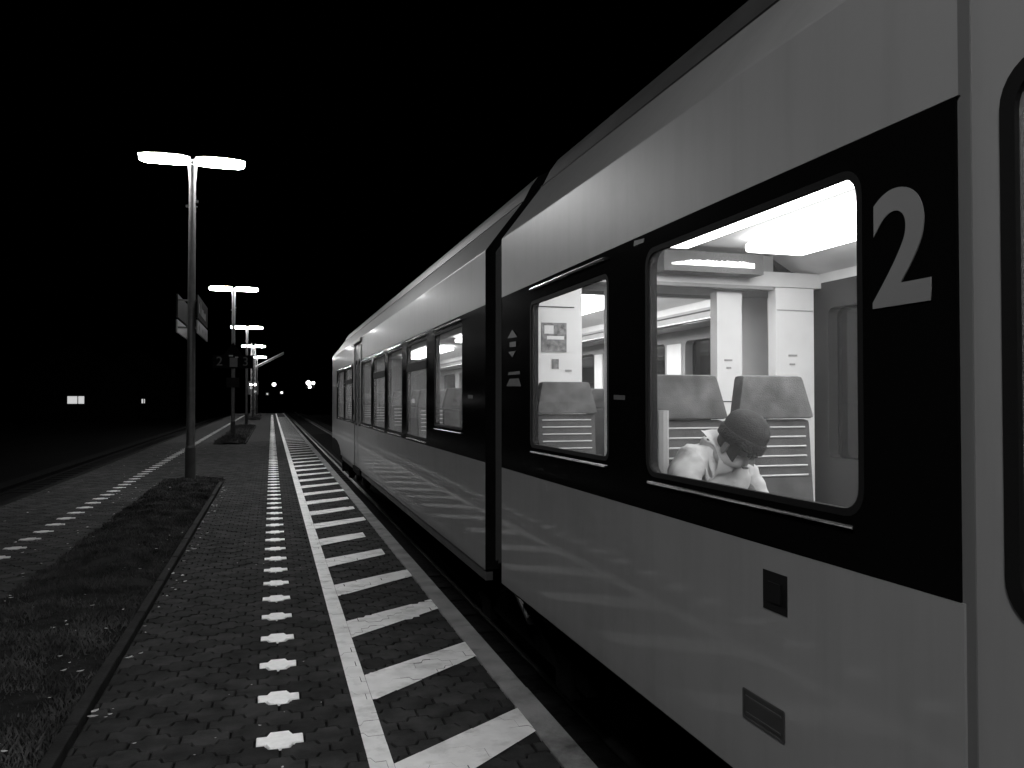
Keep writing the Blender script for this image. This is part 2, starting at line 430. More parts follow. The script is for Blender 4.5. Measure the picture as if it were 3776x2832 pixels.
# coping slabs along both platform edges
yy = PY0; k = 0
while yy < PY1:
    L = 1.2
    for sx in (0, 1):
        x0, x1 = ((1.152, 1.28) if sx else (PX0, PX0 + 0.126))
        dz = random.uniform(-0.004, 0.004)
        if yy < 45:
            mb = MB().box(x0, x1 + random.uniform(0, .004), yy + .006, yy + L - .006, -0.09, 0.004 + dz)
            me = bevel_mesh('edge_slab', mb, 0.006, 1); link('edge_slab', me, M_SLAB if sx else M_EDGEL, platform)
    yy += L
MB().box(1.152, 1.28, 44.8, PY1, -0.09, 0.004).build('edge_slab', M_SLAB, platform)
MB().box(PX0, PX0 + .126, 44.8, PY1, -0.09, 0.004).build('edge_slab', M_EDGEL, platform)

# planting beds: soil, kerb stones, grass
def bed(y0, y1, blades, hmax):
    soil = MB(); n = max(8, int((y1 - y0) / 0.25)); mm = 8; P = []
    for a in range(n + 1):
        for b in range(mm + 1):
            u = b / mm
            P.append((BED[0] + (BED[1] - 0.08 - BED[0]) * u, y0 + (y1 - y0) * a / n, 0.045 * math.sin(math.pi * u) + 0.01 + random.uniform(-.012, .012)))
    soil.v = P
    soil.f = [(a*(mm+1)+b, a*(mm+1)+b+1, (a+1)*(mm+1)+b+1, (a+1)*(mm+1)+b) for a in range(n) for b in range(mm)]
    so = soil.build('grass_bed', M_DIRT, smooth=180); tag(so, kind='structure')
    yy = y0
    while yy < y1 - 1.0 - (0.4 if y1 == 16.0 else 0):
        me = bevel_mesh('kerb_stone', MB().box(BED[1] - 0.06, BED[1], yy + .005, yy + .995, -0.05, 0.05 + random.uniform(-.008, .008)), 0.012, 2)
        link('kerb_stone', me, M_KERB, so); yy += 1.0
    g = MB()
    for _ in range(blades):
        y = y0 + (y1 - y0) * random.random() ** 1.3 if y0 < 0 else random.uniform(y0, y1)
        if y0 < 0: y = 1.5 + (y1 - 1.5) * random.random() ** 1.25
        x = random.uniform(BED[0] - 0.05, BED[1] - 0.035)
        cl = math.sin(x * 7.3 + y * 3.1) * math.sin(x * 3.7 - y * 5.9)
        if cl < -0.35 and random.random() < 0.75: continue
        u = (x - BED[0]) / (BED[1] - .08 - BED[0]); z = 0.045 * math.sin(math.pi * min(max(u, 0), 1)) + .005
        h = random.uniform(0.02, hmax) * (1 + 0.4 * cl); wv = random.uniform(0.0025, 0.006) * (1.6 if y > 8 else 1); a = random.uniform(0, 6.283)
        lx, ly = math.cos(a) * wv, math.sin(a) * wv; bx, by = random.uniform(-.7, .7) * h, random.uniform(-.7, .7) * h
        i = len(g.v)
        g.v += [(x - lx, y - ly, z), (x + lx, y + ly, z), (x + lx * .6 + bx * .4, y + ly * .6 + by * .4, z + h * .6), (x + bx, y + by, z + h)]
        g.f += [(i, i + 1, i + 2), (i, i + 2, i + 3)]
    go = bpy.data.meshes.new('grass'); go.from_pydata(g.v, [], g.f); go.update()
    return link('grass', go, M_GRASS)
tag(bed(-8.0, 16.0, 60000, 0.045), 'short rough grass in the bed below the nearest lamp', 'grass', kind='stuff')
tag(bed(28.5, 47.5, 6000, 0.12), 'grass in the dark bed around the second lamp', 'grass', kind='stuff')
bed_last = bed(62.0, 78.0, 1500, 0.12); tag(bed_last, 'grass in the far bed beneath the distant lamps', 'grass', kind='stuff')
# fallen leaves
lv = MB()
def leaf(x, y, z, s):
    a = random.uniform(0, 6.283); t = random.uniform(-.6, .6); c_, s_ = math.cos(a), math.sin(a)
    pts = [(-1, 0), (-.45, .5), (.3, .45), (1, 0), (.3, -.5), (-.4, -.42)]
    lv.poly([(x + s*(p*c_ - q*s_), y + s*(p*s_ + q*c_), z + 0.004 + abs(t*q)*s*.8 + (p*p)*s*.25) for p, q in pts])
for _ in range(150):
    y = 2.5 + 14 * random.random() ** 1.4; x = random.uniform(BED[0] - 0.5, BED[1]); leaf(x, y, .05 if x > BED[0] else .003, random.uniform(.008, .022))
for _ in range(60):
    y = 3 + 12 * random.random() ** 1.2; leaf(BED[1] + abs(random.gauss(0, .06)) + .02, y, .002 + random.uniform(0, .02), random.uniform(.008, .03))
for _ in range(50):
    leaf(random.uniform(-.75, .38), 3 + 11 * random.random() ** 1.5, .002, random.uniform(.004, .011))
for _ in range(60):
    leaf(random.uniform(-3.5, -1.9), random.uniform(5, 28), .002, random.uniform(.012, .03))
tag(lv.build('fallen_leaves', M_LEAF), 'pale fallen leaves scattered over grass and paving along the kerb', 'leaves', kind='stuff')

# ------------------------------------------------------------------ ground, tracks
RAIL = -0.62
tag(MB().box(-400, 400, -200, 700, RAIL - 0.45, RAIL - 0.42).build('ground', M_GROUND), kind='structure')
M_RAIL_UNLIT = mat('unlit_rail', 0.004, 0.95, spec=0.02)  # left rails almost black: the unlit look is put into the colour
def track(cx, name):
    t = MB().box(cx - 1.66, cx + 1.9, -10, 260, RAIL - 0.40, RAIL - 0.17).build(name, M_BALL); tag(t, kind='structure')
    for s in (-1, 1):
        mb = MB(); xr = cx + s * 0.7525
        prof = [(-.07, -.16), (.07, -.16), (.07, -.145), (.012, -.12), (.012, -.045), (.036, -.035), (.036, 0), (-.036, 0), (-.036, -.035), (-.012, -.045), (-.012, -.12), (-.07, -.145)]
        mb.loft([[(xr + a, y, RAIL + b) for a, b in prof] for y in (-10, 260)]); mb.build('rail', M_RAIL if cx > 0 else M_RAIL_UNLIT, t)
    me = bevel_mesh('sleeper', MB().box(-1.3, 1.3, -.13, .13, -.2, 0), .02, 1); me.materials.append(M_SLEEP)
    for k in range(70):
        o = bpy.data.objects.new('sleeper', me); C.objects.link(o); o.parent = t; o.location = (cx, -2 + k * 0.65 if k < 20 else 22.5 + (k - 20) * .65, RAIL - 0.155)
    return t
track(2.955, 'track'); track(-5.45, 'track')

# ------------------------------------------------------------------ platform lamps
def make_lamp():
    r = empty('platform_lamp', (0, 0, 0))
    MB().tube((0, 0, 0.02), (0, 0, 5.5), 0.078, 0.060, 16).tube((0, 0, 5.5), (0, 0, 5.86), 0.062, 0.085, 16).build('pole', M_POLE, r, True, 60)
    MB().tube((0, 0, -0.01), (0, 0, 0.62), 0.096, 0.092, 16).tube((0, 0, .62), (0, 0, .66), .092, .078, 16).build('pole_foot', M_FOOT, r, True, 40)  # slightly wider, darker lowest part of the pole
    MB().box(-.11, -.05, -.02, .02, 5.02, 5.07).box(.055, .10, -.02, .02, 5.12, 5.17).tube((-.075, 0, 5.045), (.09, 0, 5.045), .012).build('clamp', M_POLE, r, True)
    MB().tube((0, 0, 5.80), (0, 0, 5.90), .085, .07, 12).build('hub', M_HOUSING, r, True)
    for s in (-1, 1):
        def sec(x, w_, zb, zt, k=0.8): return [(s*x, -w_*k, zb), (s*x, w_*k, zb), (s*x, w_, (zb + zt)/2), (s*x, w_*.9, zt), (s*x, -w_*.9, zt), (s*x, -w_, (zb + zt)/2)]
        MB().loft([sec(.075, .10, 5.84, 5.93), sec(.20, .13, 5.825, 5.945), sec(.55, .135, 5.82, 5.95), sec(.82, .115, 5.822, 5.935), sec(.90, .08, 5.85, 5.92)]).build('diffuser', M_LAMP, r, True)
        MB().loft([[(s*x, -w_, z), (s*x, w_, z), (s*x, w_*.8, z + .022), (s*x, -w_*.8, z + .022)] for x, w_, z in ((.05, .07, 5.932), (.20, .122, 5.948), (.55, .127, 5.953), (.82, .108, 5.938), (.92, .075, 5.924))]).build('housing', M_HOUSING, r, True)
    return r
lamp = make_lamp()
LX, LY, LD = -1.417, 15.7, 17.8
LL = ['tall twin-arm platform lamp nearest the camera, carrying the station name signs',
      'second twin-arm platform lamp, rising above the platform number sign',
      'third twin-arm platform lamp, its foot at the far end of the second grass bed',
      'fourth twin-arm platform lamp, crossing the lattice mast in the distance',
      'smallest and farthest twin-arm platform lamp behind the lattice mast arm',
      'twin-arm platform lamp behind the viewer that lights the foreground']
for k, (n, l) in enumerate(zip((0, 1, 2, 3, 4, -1), LL)):
    o = lamp if k == 0 else copy_tree(lamp)
    o.location = (LX - (0.05 if n else 0), LY + n * LD, 0); tag(o, l, 'lamp', 'twin-arm lamps along the platform')

# ------------------------------------------------------------------ station signs on the first lamp
def name_sign(xc, face, label, group):
    o = MB().box(xc - .015, xc + .015, 15.62, 17.95, 3.0, 3.42).build('station_sign', M_SIGNB); tag(o, label, 'sign', group)
    MB().box(xc - .012, xc + .012, 15.60, 18.0, 2.72, 2.955).build('pale_panel', M_SIGNW, o)
    for zz in (2.8, 3.3): MB().box(min(xc, LX), max(xc, LX), 15.68, 15.72, zz, zz + .03).build('bracket', M_POLE, o)
    if face:
        xf = xc + .017
        # worn, unreadable pale lettering: low block, tall stroke, long block
        def blk(pts): MB().poly([(xf, a, b) for a, b in pts]).build('lettering', M_SIGNL, o)
        blk([(15.85, 3.12), (16.10, 3.10), (16.12, 3.20), (16.0, 3.27), (15.86, 3.30)])
        blk([(16.22, 3.10), (16.36, 3.10), (16.34, 3.26), (16.27, 3.36), (16.22, 3.36)])
        blk([(16.40, 3.10), (17.45, 3.09), (17.44, 3.24), (17.30, 3.25), (17.28, 3.21), (16.9, 3.22), (16.86, 3.26), (16.6, 3.24), (16.45, 3.27)])
        for a, b, c in ((15.82, 16.15, .075), (16.65, 16.9, .045), (17.45, 17.62, .05)):
            m_ = (a + b) / 2
            MB().poly([(xf - .003, a, 2.84), (xf - .003, m_, 2.84 - c), (xf - .003, b, 2.84), (xf - .003, m_ + .03, 2.84 + c)]).build('symbol', M_DARK, o)
    return o
name_sign(LX + 0.10, True, 'dark station name sign over a pale panel, on the train side of the nearest lamp', 'station name signs')
name_sign(LX - 0.24, False, 'dark station name sign seen from behind, left of the nearest lamp pole', 'station name signs')
# platform number sign and notice board at the second lamp
LX2, LY2 = LX - .05, LY + LD
M_NUM = mat('number_sign', .005, .8, spec=0.03); M_NUML = mat('number_pale', .016, .5)
ns = MB().box(LX2 - .75, LX2 + .75, LY2 - .30, LY2 - .22, 2.72, 3.24).build('platform_sign', M_NUM)
tag(ns, 'dark platform number sign reading 2 and 3 on the second lamp', 'sign')
MB().box(LX2 - .12, LX2 + .17, LY2 - .31, LY2 - .30, 2.78, 3.14).build('centre_panel', mat('sign_mid', .03, .5, var=.2), ns)
MB().loft([[(LX2 + a, LY2 - .26, 3.24 + b) for a, b in ((-.36, 0), (.36, 0), (0, .5))], [(LX2 + a, LY2 - .24, 3.24 + b) for a, b in ((-.36, 0), (.36, 0), (0, .5))]]).build('bracket', M_NUM, ns)
for tx_, dx in (('2', -.50), ('3', .47)):
    text_mesh('digit', tx_, 0.50, M_NUML, ns, Matrix.Translation((LX2 + dx, LY2 - .303, 2.98)) @ Matrix.Rotation(R(90), 4, 'X'))
MB().box(LX2 - .15, LX2 + .0, LY2 - .34, LY2 - .33, 3.19, 3.24).build('glint_bar', M_SIGNL, ns); MB().box(LX2 + .08, LX2 + .2, LY2 - .34, LY2 - .33, 3.14, 3.18).build('glint_bar', M_SIGNL, ns)  # pale bars stand in for glints on the sign edges
nb = MB().box(LX2 - .24, LX2 + .24, LY2 - .28, LY2 - .24, 1.98, 2.36).build('notice_board', mat('notice', .012, .8, spec=0.05, var=.2)); tag(nb, 'small grey notice board on the second lamp pole below the numbers', 'board')
MB().box(LX2 - .03, LX2 + .03, LY2 - .24, LY2 - .06, 2.1, 2.16).build('bracket', M_POLE, nb)

# ------------------------------------------------------------------ lattice mast and signals
MX, MY = -1.52, 71.5
ms = empty('lattice_mast', (MX, MY, 0)); tag(ms, 'pale lattice mast with a raised diagonal arm at the far platform end', 'mast')
for sx in (-1, 1):
    for sy in (-1, 1): MB().box(MX + sx*.16 - .03, MX + sx*.16 + .03, MY + sy*.16 - .03, MY + sy*.16 + .03, 0, 6.3).build('upright', M_POLE, ms)
for k in range(12):
    z = .3 + k * .5
    MB().box(MX - .13, MX + .13, MY - .19, MY - .165, z, z + .07).build('rung', M_POLE, ms)
    MB().tube((MX - .16, MY + .17, z), (MX + .16, MY + .17, z + .5), .018, n=6).build('rung', M_POLE, ms)
ar = MB().tube((MX + .19, MY - .1, 4.30), (MX + 2.5, MY - .1, 5.55), .055, n=8).build('arm', M_POLE, ms)
MB().tube((MX + .19, MY + .02, 4.16), (MX + 2.5, MY + .02, 5.42), .04, n=8).build('brace', M_POLE, ar)
def signal(x, y, zs, label, lenses, mt, post=True):
    """post with a dark head and lit lenses; lenses are (dx, z, radius)"""
    g = empty('railway_signal', (x, y, 0 if post else zs))
    tag(g, label, 'signal', 'distant signals and lights')
    lo = min(l[1] for l in lenses) - .3; hi = max(l[1] for l in lenses) + .3
    wx = max(abs(l[0]) for l in lenses) + .3
    hd = bevel_mesh('head', MB().box(x - wx, x + wx, y + .05, y + .25, lo, hi), .04, 1); link('head', hd, M_DARK, g)
    MB().tube((x, y + .3, RAIL - .42), (x, y + .3, lo + .2), .06, n=8).build('post', M_UNDER, g)
    for dx, z, r_ in lenses:
        MB().tube((x + dx, y + .06, z), (x + dx, y - .02, z), r_, n=12).build('lens', mt[0] if r_ > 0.11 else mt[1], g)
        MB().loft([[(x + dx + (r_ + .03) * math.cos(R(a)), y + q, z + (r_ + .03) * math.sin(R(a))) for a in range(0, 181, 30)] for q in (.05, -.16)], close=False).build('hood', M_DARK, g)
    return g
mt = (M_SIGNAL, M_DIM)
def at(vx, vy, Y):   # place from angles measured in the view
    px = vx * .46293; py = vy * .46293
    a, th = R(16.713), R(1.1106); xc = (px - 512) / 800; yc = -(py - 384) / 800
    d = Vector((math.sin(a)*math.cos(th) + xc*math.cos(a) - yc*math.sin(a)*math.sin(th), math.cos(a)*math.cos(th) - xc*math.sin(a) - yc*math.cos(a)*math.sin(th), math.sin(th) + yc*math.cos(th)))
    t = Y / d.y; return d.x * t, CAM_H + d.z * t
x, z = at(546.5, 834, 74); signal(x, 74, 0, 'signal head with three lit lamps in front of the lattice mast', [(-.15, z + .13, .12), (.15, z + .13, .12), (-.15, z - .16, .11), (.17, z - .47, .10)], mt)
x, z = at(592, 830.5, 130); signal(x, 130, 0, 'single bright signal light just right of the farthest platform lamp', [(0, z, .27)], mt)
x, z = at(577.5, 851, 132); signal(x, 132, 0, 'dim low signal light left of the end of the dotted line', [(0, z, .16)], (M_DIM, M_DIM))
x, z = at(608.5, 848, 134); signal(x, 134, 0, 'low signal light above the far end of the hatched strip', [(0, z, .20)], (emit('signal_mid', 2.0), M_DIM))
x, z = at(670, 831, 140); signal(x, 140, 0, 'cluster of three bright signal lights left of the train front', [(-.3, z + .3, .36), (.5, z + .28, .26), (-.05, z - .38, .24)], mt)

# ------------------------------------------------------------------ far houses with lit windows
def house(x, y, wid, dep, hw, hr, label, wins):
    g = empty('house', (x, y, 0)); tag(g, label, 'house')
    MB().box(x - wid/2, x + wid/2, y, y + dep, RAIL - .42, hw).build('wall', M_HOUSE, g)
    MB().loft([[(x - wid/2 - .4, q, hw), (x, q, hw + hr), (x + wid/2 + .4, q, hw)] for q in (y - .4, y + dep + .4)]).build('roof', M_TILE, g)
    for a, b, c, d in wins:
        wd = MB().box(a - .08, b + .08, y - .06, y - .002, c - .08, d + .08).build('window', M_DARK, g)
        m_ = a + (b - a) * .62
        MB().box(a, m_ - .05, y - .08, y - .062, c, d).build('pane', M_LIT, wd); MB().box(m_ + .05, b, y - .08, y - .062, c, d).build('pane', M_LIT, wd)
xa, z1 = at(146, 856, 100); xb, z0 = at(182, 872, 100)
house((xa + xb) / 2, 100, 11, 8, 4.6, 3.2, 'dark house at the left with one wide lit window', [(xa, xb, z0, z1)])
xa, z1 = at(306, 862, 110); xb, z0 = at(313, 871, 110)
house((xa + xb) / 2 - 1, 110, 9, 8, 5.0, 3.0, 'dark distant house with one tiny lit window left of the nearest lamp', [(xa, xb, z0, z1)])

# ------------------------------------------------------------------ train
TX = 1.58; TW = 2.75; TXF = TX + TW; TC = TX + TW / 2
def Z(v): return v + CAM_H
train = empty('train', (TC, 7.0, RAIL))
tag(train, 'pale two-section railcar with black window band and lit interior standing at the platform', 'train')
Z_BOT, Z_B0, Z_B1, Z_CR, Z_GU = Z(-1.31), Z(-.487), Z(.734), Z(1.16), Z(1.55)
PROF_UP = [(0.0, Z_B1), (0.0, Z(1.15)), (.003, Z(1.158)), (.009, Z(1.167)), (.30, Z_GU)]
PROF_RF = [(.304, Z_GU + .004), (.33, Z(1.60)), (.37, Z(1.68)), (.43, Z(1.765)), (.55, Z(1.83)), (.80, Z(1.90)), (1.375, Z(1.95))]
def mirror(pr): return pr + [(TW - a, b) for a, b in reversed(pr) if abs(a - TW/2) > 1e-3]
def strip(name, pr, y0, y1, m, smooth=None, ny=1, xo=0.0):
    mb = MB(); mb.loft([[(TX + xo + a, y0 + (y1 - y0) * k / ny, b) for a, b in pr] for k in range(ny + 1)], close=False)
    return mb.build(name, m, train, smooth=smooth)
def car(y0, y1, band, windows, doors, skirt):
    """one section: painted sides, roof, window band with openings, far side, floor, ceiling"""
    dz = sorted(doors)
    # lower side and upper side, interrupted by doors
    cuts = [y0]
    for a, b in dz: cuts += [a, b]
    cuts.append(y1)
    for k in range(0, len(cuts), 2):
        a, b = cuts[k], cuts[k + 1]
        if b - a < .05: continue
        MB().box(TX, TX + .06, a, b, Z_BOT, Z_B0).build('body_side', M_BODY, train)
        strip('body_side', PROF_UP, a, b, M_BODY)
        strip('body_side', [(.0, Z_B1), (.06, Z_B1)], a, b, M_BODY)
        strip('body_side', [(.06, Z_B1), (.06, Z(1.1))], a, b, M_LINER)
    for a, b in dz: strip('door_header', [(.0, Z(1.092)), (0.0, Z(1.15)), (.003, Z(1.158)), (.009, Z(1.167)), (.30, Z_GU)], a, b, M_BODY)
    strip('roof', mirror(PROF_RF), y0, y1, M_ROOF, 40)
    MB().box(TX + .297, TX + .306, y0, y1, Z_GU - .008, Z_GU + .008).build('gutter', M_SEAL, train)
    # far side
    fp = [(TW - a, b) for a, b in PROF_UP]; strip('body_side', fp, y0, y1, M_BODY, 50)
    MB().box(TXF - .06, TXF, y0, y1, Z_BOT, Z_B0).build('body_side', M_BODY, train)
    # band pieces
    for (a, b) in band:
        hs = [rrect(w_[0], w_[1], Z(w_[2]), Z(w_[3]), w_[4]) for w_ in windows if a - 1e-6 <= w_[0] and w_[1] <= b + 1e-6]
        if hs: holed('window_band', [(a, Z_B0 + .0005), (b, Z_B0 + .0005), (b, Z_B1 - .0005), (a, Z_B1 - .0005)], hs, TX + .001, .055, M_BAND, train)
        else: MB().box(TX + .001, TX + .056, a, b, Z_B0, Z_B1).build('window_band', M_BAND, train)
    for w_ in windows:
        a, b, c, d, r_ = w_[:5]; c, d = Z(c), Z(d)
        se = ring('window', rrect(a - .004, b + .004, c - .004, d + .004, r_ + .004), rrect(a + .018, b - .018, c + .018, d - .018, max(r_ - .012, .01)), TX + .0004, .02, M_SEAL, train)
        mb = MB(); mb.poly([(TX + .012, p[0], p[1]) for p in rrect(a + .01, b - .01, c + .01, d - .01, r_)]); mb.build('pane', M_GLASSF if y0 > 5 else M_GLASS, se)
        if len(w_) > 5 and w_[5]:
            MB().box(TX - .004, TX + .02, a + .018, b - .018, Z(.335), Z(.425)).build('hopper_bar', M_SEAL, se)
        MB().tube((TX - .006, a + .03, c - .03), (TX - .006, b - .03, c - .03), .006, n=8).build('sill_trim', M_TRIM, se)
        if a != 1.86: MB().tube((TX - .006, a + .03, Z(.70)), (TX - .006, b - .03, Z(.70)), .008, n=8).build('rain_trim', M_TRIM, se)
# --- near section
YN0, YN1 = -9.0, 5.52
car(YN0, YN1, [(1.534, YN1), (-9.0, -.16)],
    [(1.86, 3.21, -.331, .656, .075), (3.62, 4.86, -.30, .62, .05), (-1.75, -.45, -.331, .656, .075), (-3.35, -2.05, -.331, .656, .075)], [(-.14, 1.524)], False)
# --- far section
YF0, YF1 = 5.98, 22.25
FW = [(6.76, 8.0, -.264, .66, .04), (8.43, 9.75, -.434, .66, .04, 1), (10.11, 11.42, -.434, .66, .04), (11.72, 13.1, -.434, .66, .04, 1), (13.41, 14.88, -.434, .66, .04),
      (16.75, 18.35, -.434, .66, .04, 1), (18.7, 20.4, -.434, .66, .04)]
car(YF0, YF1, [(YF0, 14.95), (16.25, 20.8)], FW, [(14.97, 16.23)], True)
MB().box(TX, TX + .06, 20.81, YF1, Z_B0 + .002, Z_B1 - .002).build('body_side', M_BODY, train)
MB().box(TX + .012, TX + .07, YF0 + .03, 19.2, Z(-1.40), Z(-1.312)).build('side_skirt', M_SKIRT, train)
MB().box(TX + .05, TX + .10, YN0, YN1, Z(-1.36), Z(-1.312)).build('side_skirt', M_UNDER, train)
# far-side window bands and inner linings
for (y0, y1, wins) in ((YN0, YN1, [(-2.6, -1.0), (.0, 1.5), (1.9, 3.1), (3.2, 5.32)]), (YF0, YF1, [(6.9, 7.6), (8.05, 9.75), (10.1, 11.6), (12.0, 13.4), (13.8, 15.0), (16.8, 18.3), (18.7, 20.4)])):
    hs = [rrect(a, b, Z(-.46), Z(.72 if b == 5.32 else .62), .06) for a, b in wins]
    holed('window_band', [(y0, Z_B0), (y1, Z_B0), (y1, Z_B1), (y0, Z_B1)], hs, TXF - .002, -.03, M_BAND, train)
    holed('wall_lining', [(y0 + .02, Z(-1.15)), (y1 - .02, Z(-1.15)), (y1 - .02, Z(.93)), (y0 + .02, Z(.93))], hs, TXF - .13, .09, M_LINER if y0 > 0 else mat('dark_lining', 0.02, 0.5, var=0.1), train)
    for a, b in wins:
        MB().poly([(TXF - .04, a, Z(-.47)), (TXF - .04, b, Z(-.47)), (TXF - .04, b, Z(.73)), (TXF - .04, a, Z(.73))]).build('window', M_GLASS, train)
    # floor, ceiling with coves
    MB().box(TX + .06, TXF - .06, y0, y1, Z(-1.22), Z(-1.15)).build('floor', M_FLOOR, train)
    cl = MB(); pr = [(.13, Z(.93)), (.15, Z(1.0)), (.34, Z(1.03)), (.52, Z(1.13)), (TW - .52, Z(1.13)), (TW - .34, Z(1.03)), (TW - .15, Z(1.0)), (TW - .13, Z(.93))]
    cl.loft([[(TX + a, y, b) for a, b in pr] for y in (y0 + .02, y1 - .02)], close=False); cl.build('cabin_ceiling', M_CEIL, train, smooth=30)
    MB().box(TX + .06, TX + .13, y0 + .02, y1 - .02, Z(.74), Z(.93)).build('cove_panel', M_LINER, train)
    MB().box(TX + .062, TX + .09, y0 + .02, y1 - .02, Z(-1.15), Z(-.50)).build('wall_lining', M_LINER, train)
# ceiling lights
for y0, y1 in ((-8.5, -3.8), (-3.6, .8), (1.0, 4.9), (6.5, 10.2), (10.5, 14.2), (16.4, 20.4)):
    for q in (-.46, .46):
        lt = bevel_mesh('ceiling_light', MB().box(TC + q - .24, TC + q + .24, y0, y1, Z(1.03), Z(1.10)), .03, 2); link('ceiling_light', lt, M_CABIN, train)
# end walls with gangway opening
for ye, th_ in ((5.40, .1), (6.02, .08)):
    for a, b in ((TX + .10, TX + .57), (TXF - .55, TXF - .20)):
        pn = MB().box(a, b, ye, ye + th_, Z(-1.15), Z(.88)).build('end_panel', M_PANEL, train)
        if ye < 6 and a < TC:
            yf = ye - .006
            MB().box(a + .16, b - .12, yf, yf + .004, Z(.34), Z(.55)).build('poster', M_POSTER, pn)
            MB().box(a + .18, a + .25, yf - .003, yf - .001, Z(.47), Z(.53)).box(a + .20, b - .14, yf - .003, yf - .001, Z(.43), Z(.455)).build('poster_field', M_PANEL, pn)
            MB().box(a + .24, a + .29, yf, yf + .004, Z(.22), Z(.29)).build('pictogram', M_POSTER, pn)
            MB().box(a + .34, a + .39, yf, yf + .004, Z(.20), Z(.215)).build('latch', M_GREY, pn)
            for zz in (-.01, -.13, .66): MB().box(a + .05, b - .06, yf + .001, yf + .004, Z(zz), Z(zz + .008)).build('panel_joint', M_DARK, pn)
    MB().box(TX + .57, TXF - .57, ye + .002, ye + th_, Z(.86), Z(1.12)).build('bulkhead', M_GREY, train)
    MB().box(TX + .10, TXF - .10, ye - .001, ye + th_ - .01, Z(.885), Z(1.0)).build('bulkhead', M_CEIL, train)
MB().box(TXF - 1.01, TXF - .79, 5.50, 5.60, Z(-1.15), Z(.84)).build('gangway_post', M_PANEL, train)
MB().box(TX + .83, TX + .86, 5.50, 5.60, Z(-1.15), Z(.84)).build('gangway_post', M_PANEL, train)
for xm, zm, wm in ((TXF - .95, .30, .07), (TXF - .93, .24, .04), (TXF - .44, .34, .08), (TXF - .43, .27, .05)):
    MB().box(xm, xm + wm, 5.393 if xm > TXF - .6 else 5.494, 5.396 if xm > TXF - .6 else 5.498, Z(zm), Z(zm + .014)).build('sticker', M_GREY, train)
MB().box(TXF - 1.0, TXF - .80, 5.495, 5.499, Z(-.02), Z(-.012)).build('panel_joint', M_DARK, train)
MB().box(TXF - .54, TXF - .21, 5.394, 5.398, Z(.70), Z(.706)).build('panel_joint', M_GREY, train)
# text display over the gangway
dp = MB().box(2.72, 3.55, 5.22, 5.38, Z(.94), Z(1.09)).build('display', mat('display_case', .10, .5), train)
led = MB(); random.seed(5); n = 46
for k in range(n):
    x0 = 2.78 + k * .0150; hgt = .012 + .03 * min(1, k / 12.0) * random.uniform(.75, 1.1)
    led.box(x0, x0 + .0142, 5.214, 5.218, Z(.985), Z(.985) + hgt)
led.build('display_text', M_LED, dp)
# bellows between the sections
be = MB()
def bell(y, k): return [(TX + .10 + k + (a if False else 0), y, b) for a, b in ()]
rings = []
for q in range(11):
    y = 5.52 + .46 * q / 10; k = .06 if q % 2 else 0.0
    x0, x1, z0, z1 = TX + .08 + k, TXF - .08 - k, Z(-1.25) + k, Z(1.60) - k
    rings.append([(x0, y, z0), (x1, y, z0), (x1, y, z1 - .45), (x1 - .32, y, z1), (x0 + .32, y, z1), (x0, y, z1 - .45)])
be.loft(rings, caps=False); be.build('bellows', M_BELLOW, train)
# section end rims
for y in (5.523, 5.977):
    rim = [(0.0, Z_BOT)] + PROF_UP + PROF_RF; full = [(TX + a, b) for a, b in mirror(rim)]
    inn = [(TC + (a - TC) * .86, Z(0) + (b - Z(0)) * .88) for a, b in full]
    mb = MB(); mb.loft([[(a, y, b) for a, b in full], [(a, y + (.002 if y > 5.7 else -.002), b) for a, b in inn]], caps=False); mb.build('end_rim', M_UNDER, train)
MB().box(TX + .004, TX + .05, 5.985, 6.14, Z_B1 + .002, Z(1.12)).build('end_rim', M_SKIRT, train)
MB().loft([[(TX + a, y, b) for a, b in mirror([(0.0, Z_BOT)] + PROF_UP + PROF_RF)] for y in (YN0 - .06, YN0 - .002)]).build('end_wall', M_BODY, train)
# coupler and damper under the joint
MB().tube((TX + .16, 5.62, Z(-1.42)), (TX + .12, 5.20, Z(-1.50)), .035, n=10).build('damper', M_RAIL, train)
# cab nose at the far end
full = [(TX + a, b) for a, b in mirror([(0.0, Z_BOT + .29), (0.0, Z_B0)] + PROF_UP + PROF_RF)]
def nose(y, k, kz): return [(TC + (a - TC) * k, y, Z_BOT + (b - Z_BOT) * kz) for a, b in full]
MB().loft([nose(22.252, 1, 1), nose(22.55, .95, .99), nose(22.9, .84, .93), nose(23.1, .70, .80)]).build('cab_nose', M_BODY, train, smooth=40)
# wheel arch at the far end: a near-black plate imitates the shaded opening
AR = [(22.32, -1.41), (22.32, -1.02), (21.4, -1.0), (20.5, -1.03), (19.9, -1.11), (19.5, -1.23), (19.3, -1.41)]
MB().loft([[(x, p, Z(q)) for p, q in AR] for x in (TX - .004, TX + .07)]).build('arch_shade_plate', M_UNDER, train)
# underframe and bogies
MB().box(TX + .25, TXF - .25, YN0, 22.6, Z(-1.6), Z(-1.25)).build('underframe', M_UNDER, train)
def bogie(y):
    b = MB().box(TX + .22, TX + .34, y - 1.3, y + 1.3, RAIL + .35, RAIL + .6).box(TXF - .34, TXF - .22, y - 1.3, y + 1.3, RAIL + .35, RAIL + .6).box(TX + .34, TXF - .34, y - .3, y + .3, RAIL + .35, RAIL + .55).build('bogie', M_UNDER, train)
    for q in (-.95, .95):
        for x in (TC - .7525, TC + .7525):
            wl = MB().tube((x - .06, y + q, RAIL + .38), (x + .06, y + q, RAIL + .38), .38, n=28).tube((x - .075, y + q, RAIL + .38), (x - .06, y + q, RAIL + .38), .12, n=14).build('wheel', M_RAIL, b, smooth=40)
        MB().box(TX + .20, TX + .32, y + q - .14, y + q + .14, RAIL + .26, RAIL + .5).build('axle_box', M_UNDER, b)
